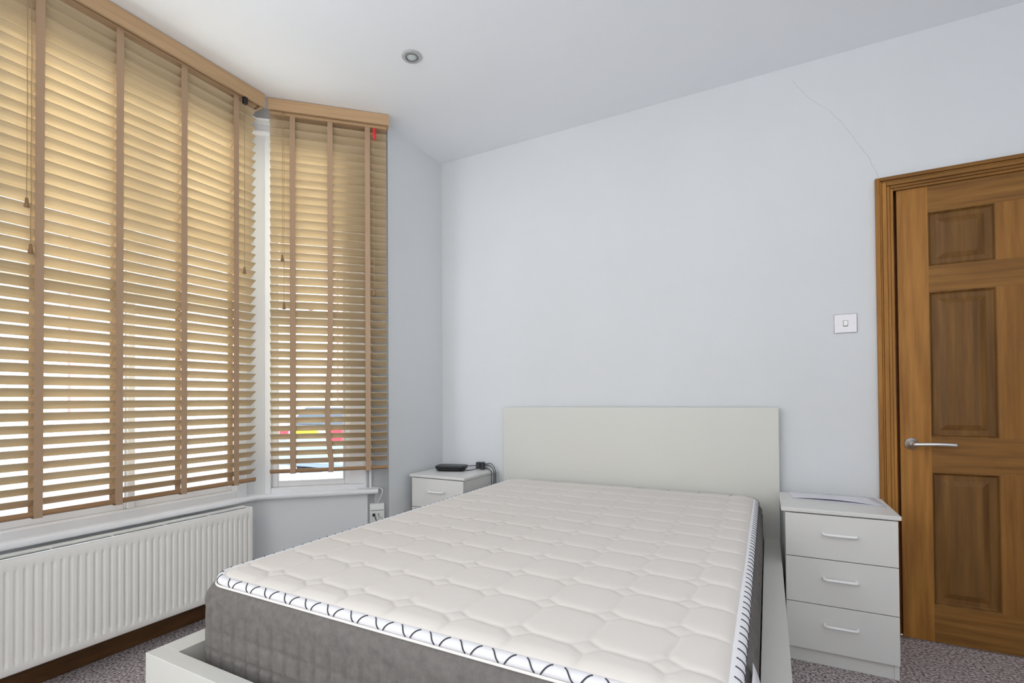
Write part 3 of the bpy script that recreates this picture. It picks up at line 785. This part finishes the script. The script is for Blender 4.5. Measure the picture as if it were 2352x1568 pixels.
pl = [(-.275, -.700+.03, .572), (-.245, -.690, .5565), (-.19, -.708+.02, .5560), (-.13, -.698+.02, .5560), (-.075, -.664, .5562), (-.035, -.626, .5560), (-.008, -.608, .551), (.0, -.606, .535), (-.010, -.606, .51), (-.028, -.602, .48), (-.038, -.602, .466)]
tube(bm, spline(pl, 8), .0026, 8)
tag(finish('sill_cable', bm, M['socket'], smooth=True), 'thin white cable lying on the sill end and dropping to the socket', 'cable')

# ceiling downlight
dl = empty('downlight', (.4835, -.955, H), 0, 'round unlit white recessed spotlight in the ceiling', 'ceiling light')
bm = bmesh.new(); lathe(bm, [(.0465, -.0002), (.0465, -.003), (.043, -.0065), (.032, -.0075), (.030, -.006), (.029, -.0002)], 48); finish('bezel', bm, M['spot'], dl, smooth=False, bevel=0)
bm = bmesh.new(); lathe(bm, [(.0295, -.0012), (.0285, -.0085), (.026, -.0095), (.025, -.0060), (.024, -.0012)], 40); finish('retaining_ring', bm, M['ring'], dl)
bm = bmesh.new(); lathe(bm, [(.0238, -.0012), (.0238, -.005), (.020, -.0078), (.010, -.0095), (.002, -.010)], 32); finish('lamp', bm, M['lens'], dl, smooth=True)

# ================================================================= OUTSIDE (seen through the slat gaps)
ST = -.42
M['asphalt'] = mat('pale_street', srgb(190, 194, 200), .8, noise=((3,)*3, .3, .7, srgb(176, 180, 188)))
M['render'] = mat('pale_render', srgb(225, 226, 230), .8, noise=((1,)*3, .3, .7, srgb(205, 208, 216)))
M['brick'] = mat('washed_out_brick', srgb(214, 170, 160), .85)  # brick colour paled to imitate overexposed daylight
M['carpaint'] = mat('silver_blue_car_paint', srgb(176, 196, 212), .3, spec=.5, coat=.4)
M['carglass'] = mat('car_window', srgb(86, 100, 116), .1, spec=.6)
M['palepane'] = mat('pale_window_pane', srgb(176, 190, 206), .15, spec=.6)
M['yellow'] = mat('yellow_plate', srgb(250, 214, 40), .5)
M['tail'] = mat('red_tail_lamp', srgb(238, 66, 84), .3)
M['tyre'] = mat('tyre_rubber', srgb(60, 60, 64), .8)
M['picket'] = mat('lilac_white_pickets', srgb(196, 196, 222), .7)
M['leaf'] = mat('pale_green_door_paint', srgb(196, 214, 204), .7)
bm = bmesh.new(); box(bm, -45, -.75, -40, 40, ST-.1, ST); tag(finish('street', bm, M['asphalt']), 'pale street surface outside the bay window', 'street', kind='structure')
bm = bmesh.new(); box(bm, -2.9, -2.6, -20, 20, ST, ST+.5); tag(finish('garden_wall', bm, M['render']), 'low pale garden wall outside the bay window', 'wall', kind='structure')
# picket fence across the street
fe = empty('picket_fence', (-11.5, 2.0, ST), 0, 'pale picket fence across the street', 'fence')
bm = bmesh.new()
for i in range(95): y = -3+i*.17; box(bm, -.015, .015, y, y+.085, .12, 1.08+.03*(i % 2))
finish('pickets', bm, M['picket'], fe)
bm = bmesh.new(); box(bm, -.05, -.015, -3, 13.1, .3, .38); box(bm, -.05, -.015, -3, 13.1, .85, .93)
finish('rails', bm, M['render'], fe)
# house opposite
ho = empty('terraced_house', (-15, 3, ST), 0, 'pale terraced house across the street with reddish brick pillars', 'house')
bm = bmesh.new(); box(bm, -6, 0, -14, 22, 0, 7.5); finish('wall', bm, M['render'], ho)
for y in (-9.2, -4.2, .8, 5.8, 10.8):
    bm = bmesh.new(); box(bm, 0, .12, y, y+.45, 0, 7.5); finish('brick_pillar', bm, M['brick'], ho)
for k in range(6):
    y = -7.8+5*k
    for z in (1.1, 4.4):
        bm = bmesh.new(); box(bm, 0, .06, y-.05, y+1.65, z-.05, z+1.75); fr_ = finish('window', bm, M['gloss'], ho)
        bm = bmesh.new(); box(bm, .061, .075, y+.06, y+.76, z+.06, z+1.64); box(bm, .061, .075, y+.84, y+1.54, z+.06, z+1.64); finish('pane', bm, M['palepane'], fr_)
    bm = bmesh.new(); box(bm, 0, .05, y+2.3, y+3.2, .15, 2.2); finish('door', bm, M['leaf'], ho)
bm = bmesh.new(); prism(bm, [(-6.3, -14.2), (.4, -14.2), (.4, 22.2), (-6.3, 22.2)], 7.5, 7.8); finish('roof', bm, M['brick'], ho)
# parked car seen from behind
ca = empty('parked_car', (-5.10, 5.42, ST), 0, 'silver blue hatchback parked outside the side window with a yellow plate', 'car')
def car():
    # section outline in y,z (rear at -y) widths per point
    side = [(-2.0, .30, .80), (-2.05, .50, .84), (-2.04, .72, .85), (-1.98, .92, .84), (-1.86, 1.02, .80), (-1.55, 1.36, .62), (-1.30, 1.44, .58), (-.2, 1.47, .58), (.55, 1.36, .62), (1.15, .98, .78), (1.95, .80, .78), (2.08, .60, .80), (2.05, .32, .78)]
    bm = bmesh.new(); L = []; Rr = []
    for y, z, w in side:
        L.append(bm.verts.new((-w, y, z))); Rr.append(bm.verts.new((w, y, z)))
    k = len(side)
    for i in range(k): bm.faces.new((L[i], L[(i+1) % k], Rr[(i+1) % k], Rr[i]))
    bm.faces.new(L[::-1]); bm.faces.new(Rr)
    bmesh.ops.triangulate(bm, faces=[f for f in bm.faces if len(f.verts) > 4])
    finish('body', bm, M['carpaint'], ca, bevel=.05, seg=3)
    bm = bmesh.new(); v = [bm.verts.new(p) for p in ((-.66, -1.875, 1.05), (.66, -1.875, 1.05), (.54, -1.60, 1.34), (-.54, -1.60, 1.34))]; w = [bm.verts.new(p.co+Vector((0, .06, -.03))) for p in v]
    bm.faces.new(v); bm.faces.new(w[::-1])
    for j in range(4): bm.faces.new((v[j], v[(j+1) % 4], w[(j+1) % 4], w[j]))
    finish('rear_window', bm, M['carglass'], ca)
    for s in (-1, 1):
        bm = bmesh.new(); box(bm, min(s*.56, s*.80), max(s*.56, s*.80), -2.075, -1.98, .78, 1.00); finish('tail_lamp', bm, M['tail'], ca, bevel=.02)
        for y in (-1.3, 1.3):
            bm = bmesh.new(); lathe(bm, [(.30, -.09), (.31, -.06), (.31, .06), (.30, .09), (.18, .10)], 28, 'x', org=(s*.74, y, .31)); finish('wheel', bm, M['tyre'], ca)
        bm = bmesh.new(); x = s*.70
        v = [bm.verts.new((s*.795, -1.5, 1.05)), bm.verts.new((s*.795, .95, 1.05)), bm.verts.new((s*.64, .5, 1.34)), bm.verts.new((s*.64, -1.3, 1.36))]
        bm.faces.new(v); o = finish('side_window', bm, M['carglass'], ca); md = o.modifiers.new('s', 'SOLIDIFY'); md.thickness = .03
    bm = bmesh.new(); box(bm, -.27, .25, -2.09, -2.04, .84, .95); finish('number_plate', bm, M['yellow'], ca)
    bm = bmesh.new(); box(bm, -.84, .84, -2.11, -1.95, .38, .62); finish('bumper', bm, M['carpaint'], ca, bevel=.04, seg=3)
car()
